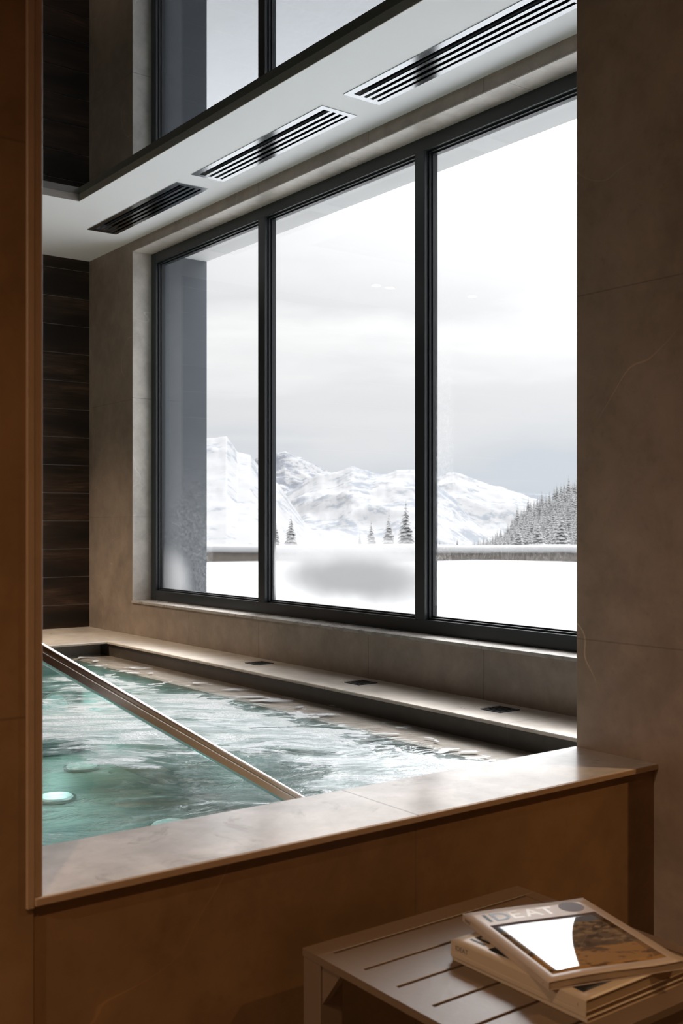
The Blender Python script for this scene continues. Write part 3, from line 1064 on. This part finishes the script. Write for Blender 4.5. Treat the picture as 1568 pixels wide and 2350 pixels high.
ang = math.atan2(a[1]-b[1], a[0]-b[0])-math.pi/2
magazine((mx_, my_, TZ+0.0315), ang, 0.222, 0.274, 0.0115, 'glossy cream magazine with a large cover picture, turned askew on top of the stack', hf=wave, full=True)

# ------------------------------------------------------------------ outside: terrace, parapet, slope, firs, mountains
# snow covered terrace
bm = bmesh.new()
N = 90
rows = []
for j in range(N+1):
    d = 4.21 + (26.5-4.21)*(j/N)**1.3
    row = []
    for i in range(N+1):
        y = -14+(56)*i/N
        z = 0.30 + 0.05*noise.noise(Vector((d*0.35, y*0.35, 0))) + 0.02*noise.noise(Vector((d*1.4, y*1.4, 4)))
        row.append((d, y, z))
    rows.append(row)
# terrace in a frame aligned with the parapet (perpendicular to the view)
bm.free()
bm = bmesh.new()
rows = []
NU, ND = 120, 60
def terr_z(s, d):
    z = 0.285 + 0.06*noise.noise(Vector((s*0.22, d*0.22, 0))) + 0.018*noise.noise(Vector((s*1.3, d*1.3, 4)))
    if d > 19.5: z += 0.10*(d-19.5)/2.5*(0.5+noise.noise(Vector((s*0.3, 0, 2)))*0.8)
    return z
for j in range(ND+1):
    d = 1.0+(22.3-1.0)*j/ND
    row = []
    for i in range(NU+1):
        s = -22+52*i/NU
        px, py = FWD[0]*d+RGT[0]*s, FWD[1]*d+RGT[1]*s
        row.append((px, py, terr_z(s, d)))
    rows.append(row)
vs = [[bm.verts.new(p) for p in r] for r in rows]
for j in range(ND):
    for i in range(NU):
        q = (vs[j][i], vs[j][i+1], vs[j+1][i+1], vs[j+1][i])
        if max(p.co.x for p in q) < 4.6: continue
        f = bm.faces.new(q); f.smooth = True
for v_ in list(bm.verts):
    if not v_.link_faces: bm.verts.remove(v_)
    elif v_.co.x < 4.205: v_.co.x = 4.205
me = bpy.data.meshes.new('snow_field'); bm.to_mesh(me); bm.free()
me.materials.append(M_snow)
o = bpy.data.objects.new('snow_field', me); COL.objects.link(o)
tag(o, 'smooth deep snow covering the terrace outside the window', 'snow', kind='stuff')

# parapet with its snow cap, running across the view
par = empty('terrace_parapet', (FWD[0]*22.2, FWD[1]*22.2, 0.3), math.pi/2-TH-math.pi/2)
tag(par, 'low brown terrace parapet under a thick rounded cap of snow', 'wall')
mb = MB(); mb.box(-24, 30, 0, 0.4, -0.6, 0.27); mb.build('masonry', M_parapet, par)
bm = bmesh.new()
segs = 240
prof = 10
rings = []
for i in range(segs+1):
    s = -24+54*i/segs
    n1 = noise.noise(Vector((s*0.5, 0, 0)))
    n2 = noise.noise(Vector((s*3.0, 5, 0)))
    zb = 0.215+0.02*n2+0.015*n1
    zt = 0.375+0.022*n1
    ring = []
    for k_ in range(prof+1):
        a_ = math.pi*k_/prof
        ring.append(bm.verts.new((s, 0.2-math.cos(a_)*0.30, zb+(zt-zb)*math.sin(a_)**0.55)))
    rings.append(ring)
for a_, b_ in zip(rings, rings[1:]):
    for k_ in range(prof):
        f = bm.faces.new((a_[k_], b_[k_], b_[k_+1], a_[k_+1])); f.smooth = True
    bm.faces.new((a_[0], a_[prof], b_[prof], b_[0]))
bmesh.ops.recalc_face_normals(bm, faces=bm.faces)
me = bpy.data.meshes.new('snow_cap'); bm.to_mesh(me); bm.free()
me.materials.append(M_cap)
o = bpy.data.objects.new('snow_cap', me); COL.objects.link(o); o.parent = par

# valley and wooded slope rising to the right
def lerp_list(pts, u):
    if u <= pts[0][0]: return pts[0][1]
    for (a_, b_), (c_, d_) in zip(pts, pts[1:]):
        if u <= c_: return b_+(d_-b_)*(u-a_)/(c_-a_)
    return pts[-1][1]

FORE = [(850, 1262), (1000, 1262), (1090, 1256), (1130, 1248), (1160, 1238), (1185, 1212), (1215, 1196), (1250, 1178), (1285, 1160), (1318, 1142), (1400, 1110), (1700, 1040)]
def slope_v(u, r):
    top = lerp_list(FORE, u)
    k_ = max(0.0, min(1.0, (r-240)/(480-240)))
    return 1272+(top-1272)*k_
bm = bmesh.new()
rows = []
for j in range(41):
    r = 200+j*8
    row = []
    for i in range(91):
        u = 200+i*(2100-200)/90
        p = place(u, slope_v(u, min(r, 480)), r)
        p.z += 0.6*noise.noise(Vector((p.x*0.03, p.y*0.03, 0)))
        if r > 480: p.z -= (r-480)*0.5
        row.append(bm.verts.new(p))
    rows.append(row)
for a_, b_ in zip(rows, rows[1:]):
    for i in range(90):
        f = bm.faces.new((a_[i], a_[i+1], b_[i+1], b_[i])); f.smooth = True
me = bpy.data.meshes.new('snowy_slope'); bm.to_mesh(me); bm.free()
me.materials.append(M_cap)
o = bpy.data.objects.new('snowy_slope', me); COL.objects.link(o)
tag(o, 'white snow slope rising to the right beneath the fir forest', 'hillside', kind='structure')

# fir meshes
def fir_mesh(seed, H=10.0, tiers=15):
    rnd = random.Random(seed)
    bm = bmesh.new()
    lay = bm.verts.layers.float.new('snow')
    R = H*rnd.uniform(0.19, 0.25)
    for ti in range(tiers):
        f_ = ti/(tiers-1)
        z = H*(0.07+0.89*f_)
        rad = R*(1-f_)**0.85+H*0.012
        nb = max(5, int(12*(1-f_)+5))
        a0 = rnd.random()*6
        for b_ in range(nb):
            a = a0+b_*math.tau/nb+rnd.uniform(-0.2, 0.2)
            L = rad*rnd.uniform(0.72, 1.15)
            d = Vector((math.cos(a), math.sin(a), 0))
            s = Vector((-math.sin(a), math.cos(a), 0))
            wdt = L*rnd.uniform(0.26, 0.36)+H*0.006
            droop = L*rnd.uniform(0.35, 0.6)
            zz = z+rnd.uniform(-0.012, 0.012)*H
            prev = None
            for k_ in range(5):
                q = k_/4
                c_ = d*(L*q)+Vector((0, 0, zz-droop*q**1.5+L*0.06*math.sin(q*3.1)))
                ww = wdt*(0.35+1.3*q)*(1-q**4*0.85)
                thick = H*0.006*(1.1-q)+0.02
                a1_ = bm.verts.new(c_-s*ww-Vector((0, 0, ww*0.55)))
                m1_ = bm.verts.new(c_+Vector((0, 0, thick)))
                b1_ = bm.verts.new(c_+s*ww-Vector((0, 0, ww*0.55)))
                u1_ = bm.verts.new(c_-Vector((0, 0, thick*2.2)))
                a1_[lay] = 0.38; b1_[lay] = 0.38; m1_[lay] = 1.0*(0.55+0.5*q); u1_[lay] = 0.0
                cur = (a1_, m1_, b1_, u1_)
                if prev:
                    for x_, y_ in ((0, 1), (1, 2), (2, 3), (3, 0)):
                        bm.faces.new((prev[x_], prev[y_], cur[y_], cur[x_]))
                prev = cur
    st = bmesh.ops.create_cone(bm, cap_ends=True, segments=7, radius1=H*0.014, radius2=H*0.002, depth=H*0.98, matrix=Matrix.Translation((0, 0, H*0.54)))
    for v in st['verts']: v[lay] = 0.45
    me = bpy.data.meshes.new('boughs')
    bm.to_mesh(me); bm.free()
    me.materials.append(M_fir)
    return me
def trunk_mesh(H):
    mb = MB(); mb.cyl(0, 0, -0.5, H*0.14, H*0.02, 8, H*0.017)
    me = bpy.data.meshes.new('trunk'); mb.bm.to_mesh(me); mb.bm.free(); me.materials.append(M_bark)
    return me
firs = [fir_mesh(s) for s in (1, 2, 3, 4)]
trunkm = trunk_mesh(10.0)

def fir(u, vbase, r, hpx, label, group=None, var=0, wide=1.0, parts=False, rz=0.0):
    p = place(u, vbase, r)
    sc = hpx*r/F_PX/10.0
    if parts:
        e = empty('fir_tree', p, rz)
        bo = bpy.data.objects.new('boughs', firs[var]); COL.objects.link(bo); bo.parent = e
        tr_ = bpy.data.objects.new('trunk', trunkm); COL.objects.link(tr_); tr_.parent = e
    else:
        e = bpy.data.objects.new('fir_tree', firs[var]); COL.objects.link(e)
        e.location = p
        e.rotation_euler = (0, 0, rz)
    e.scale = (sc*wide, sc*wide, sc)
    tag(e, label, 'tree', group)
    return e
rnd = random.Random(11)
GR = 'snow-laden firs beyond the parapet'
fir(932, 1274, 190, 122, 'tallest snow-laden fir behind the parapet, left of the right mullion', GR, 0, 1.15, True, 0.4)
fir(893, 1272, 215, 92, 'slender snowy fir standing just left of the tallest one in the middle pane', GR, 1, 1.0, True, 1.4)
fir(852, 1270, 225, 72, 'broad snowy fir, third left of the right mullion in the middle pane', GR, 2, 1.45, True, 2.2)
fir(826, 1270, 240, 46, 'small snowy fir at the left end of the middle pane group of firs', GR, 3, 1.2, True, 0.9)
fir(668, 1270, 215, 88, 'lone pale snowy fir at the left of the middle pane', GR, 1, 1.0, True, 3.0)
fir(634, 1270, 215, 72, 'snowy fir half hidden by the left mullion', GR, 2, 1.1, True, 5.0)
fir(1288, 1285, 205, 108, 'large heavily laden fir in front of the forest, close to the right stone wall', GR, 0, 1.35, True, 1.0)
fir(1235, 1285, 215, 92, 'broad laden fir in front of the forest, left of the largest one', GR, 2, 1.35, True, 2.0)
fir(1190, 1283, 225, 78, 'squat laden fir in front of the forest with drooping white boughs', GR, 3, 1.35, True, 4.0)
fir(1010, 1268, 260, 30, 'tiny snowy fir right of the right mullion', GR, 3, 1.2, True, 0.0)
fir(1050, 1268, 260, 32, 'tiny snowy fir below the right-hand mountain', GR, 2, 1.2, True, 0.3)
fir(972, 1272, 200, 95, 'snowy fir mostly hidden behind the right mullion', GR, 3, 1.1, True, 0.3)
FG = 'firs of the dense stand on the slope'
FL = 'one of the small snow-dusted firs crowded on the slope at right'
rowsf = [(238, 1078, 1340, 12, 50, 74), (262, 1080, 1345, 11, 50, 72), (290, 1085, 1350, 10, 46, 68), (318, 1090, 1350, 9.5, 46, 66), (346, 1100, 1350, 9, 44, 62), (374, 1110, 1350, 9, 44, 60),
         (402, 1130, 1350, 9, 42, 58), (430, 1150, 1350, 8.5, 42, 56), (456, 1165, 1350, 8.5, 42, 56), (480, 1180, 1352, 9, 42, 56)]
cnt = 0
for (r, ua, ub, st, h0, h1) in rowsf:
    u = ua
    while u < ub:
        k_ = min(1.0, max(0.0, (u-1080)/140))
        h = rnd.uniform(h0, h1)*(0.42+0.58*k_)
        rr = r+rnd.uniform(-10, 10)
        fir(u, slope_v(u, min(rr, 480))+3, rr, h, FL, FG, rnd.randrange(4), rnd.uniform(0.85, 1.1), False, rnd.random()*6)
        u += st*rnd.uniform(0.7, 1.3)
        cnt += 1
for u, v, r, h in ((1305, 1150, 470, 62), (1244, 1174, 480, 50), (1278, 1158, 478, 52), (1213, 1195, 470, 58), (1187, 1215, 460, 58)):
    fir(u, v+4, r, h, FL, FG, 1, 0.85, False, u)

# mountains
def mountain(name_label, ridge, r_ridge, r_base, v_base, mat, u0, u1, rough=1.0, seed=0, back=0.35, nu=260, nr=90):
    bm = bmesh.new()
    rows = []
    for j in range(nr+1):
        q = j/nr
        row = []
        for i in range(nu+1):
            u = u0+(u1-u0)*i/nu
            vr = lerp_list(ridge, u)
            pxn = 3.5*rough*(noise.fractal(Vector((u*0.035, seed, q*6.0)), 1.0, 2.0, 2))
            vr -= pxn*min(1.0, q/0.8)
            if q < 0.8:
                s = q/0.8
                r = r_base+(r_ridge-r_base)*s
                shp = s**1.15
                zb = -(v_base-V0)*r_base/F_PX
                zr = -(vr-V0)*r_ridge/F_PX
                z = zb+(zr-zb)*shp
                env = math.sin(min(1.0, s*0.93)*math.pi)**0.7
                rx, ry = ray(u)
                P_ = Vector((rx*r/600, ry*r/600, seed))
                z += env*rough*r_ridge*0.010*(noise.ridged_multi_fractal(P_*1.7, 0.9, 2.1, 5, 1.0, 2.0)-1.0)
            else:
                s = (q-0.8)/0.2
                r = r_ridge*(1+back*s)
                zr = -(vr-V0)*r_ridge/F_PX
                z = zr-s*r_ridge*0.12
            rx, ry = ray(u)
            row.append(bm.verts.new((rx*r, ry*r, EYE+z)))
        rows.append(row)
    for a_, b_ in zip(rows, rows[1:]):
        for i in range(nu):
            f = bm.faces.new((a_[i], a_[i+1], b_[i+1], b_[i])); f.smooth = True
    me = bpy.data.meshes.new('mountain'); bm.to_mesh(me); bm.free()
    me.materials.append(mat)
    o = bpy.data.objects.new('mountain', me); COL.objects.link(o)
    tag(o, name_label, 'mountain', 'snowy mountains on the horizon')
    return o
HAZY_ROCK = (0.150, 0.160, 0.178)
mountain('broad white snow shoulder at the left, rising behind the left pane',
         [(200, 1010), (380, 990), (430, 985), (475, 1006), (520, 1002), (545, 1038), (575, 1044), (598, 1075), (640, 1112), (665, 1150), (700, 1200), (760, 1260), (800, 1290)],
         2400, 1300, 1330, mountain_material('hazy_rock_left', HAZY_ROCK, 0.115, 0.0045, 1.0), 150, 800, 0.6, 1.3)
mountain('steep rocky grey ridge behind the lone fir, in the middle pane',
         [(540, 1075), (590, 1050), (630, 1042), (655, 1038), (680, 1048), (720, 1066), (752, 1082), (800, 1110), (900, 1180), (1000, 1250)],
         4600, 3300, 1300, mountain_material('hazy_rock_dark', (0.118, 0.126, 0.146), 0.20, 0.0045, 2.0), 520, 1000, 1.0, 4.1)
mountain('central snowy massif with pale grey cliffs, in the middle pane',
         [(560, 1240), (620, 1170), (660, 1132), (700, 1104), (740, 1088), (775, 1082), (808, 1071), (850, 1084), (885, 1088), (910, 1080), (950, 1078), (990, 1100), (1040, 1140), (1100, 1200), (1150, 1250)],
         3400, 2000, 1330, mountain_material('hazy_rock_centre', HAZY_ROCK, 0.155, 0.0038, 3.0), 540, 1160, 0.9, 7.7)
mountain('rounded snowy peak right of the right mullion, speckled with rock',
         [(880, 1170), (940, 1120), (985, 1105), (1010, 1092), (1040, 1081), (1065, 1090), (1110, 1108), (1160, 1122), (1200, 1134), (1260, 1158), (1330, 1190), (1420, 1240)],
         3900, 2500, 1330, mountain_material('hazy_rock_right', HAZY_ROCK, 0.14, 0.0048, 4.0), 860, 1430, 0.8, 2.9)
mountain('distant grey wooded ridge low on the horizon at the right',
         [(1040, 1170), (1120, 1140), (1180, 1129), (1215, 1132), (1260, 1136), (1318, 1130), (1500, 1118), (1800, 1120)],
         6500, 5200, 1220, mountain_material('hazy_rock_distant', (0.14, 0.15, 0.165), 0.28, 0.004, 5.0), 1030, 1800, 0.5, 9.9)
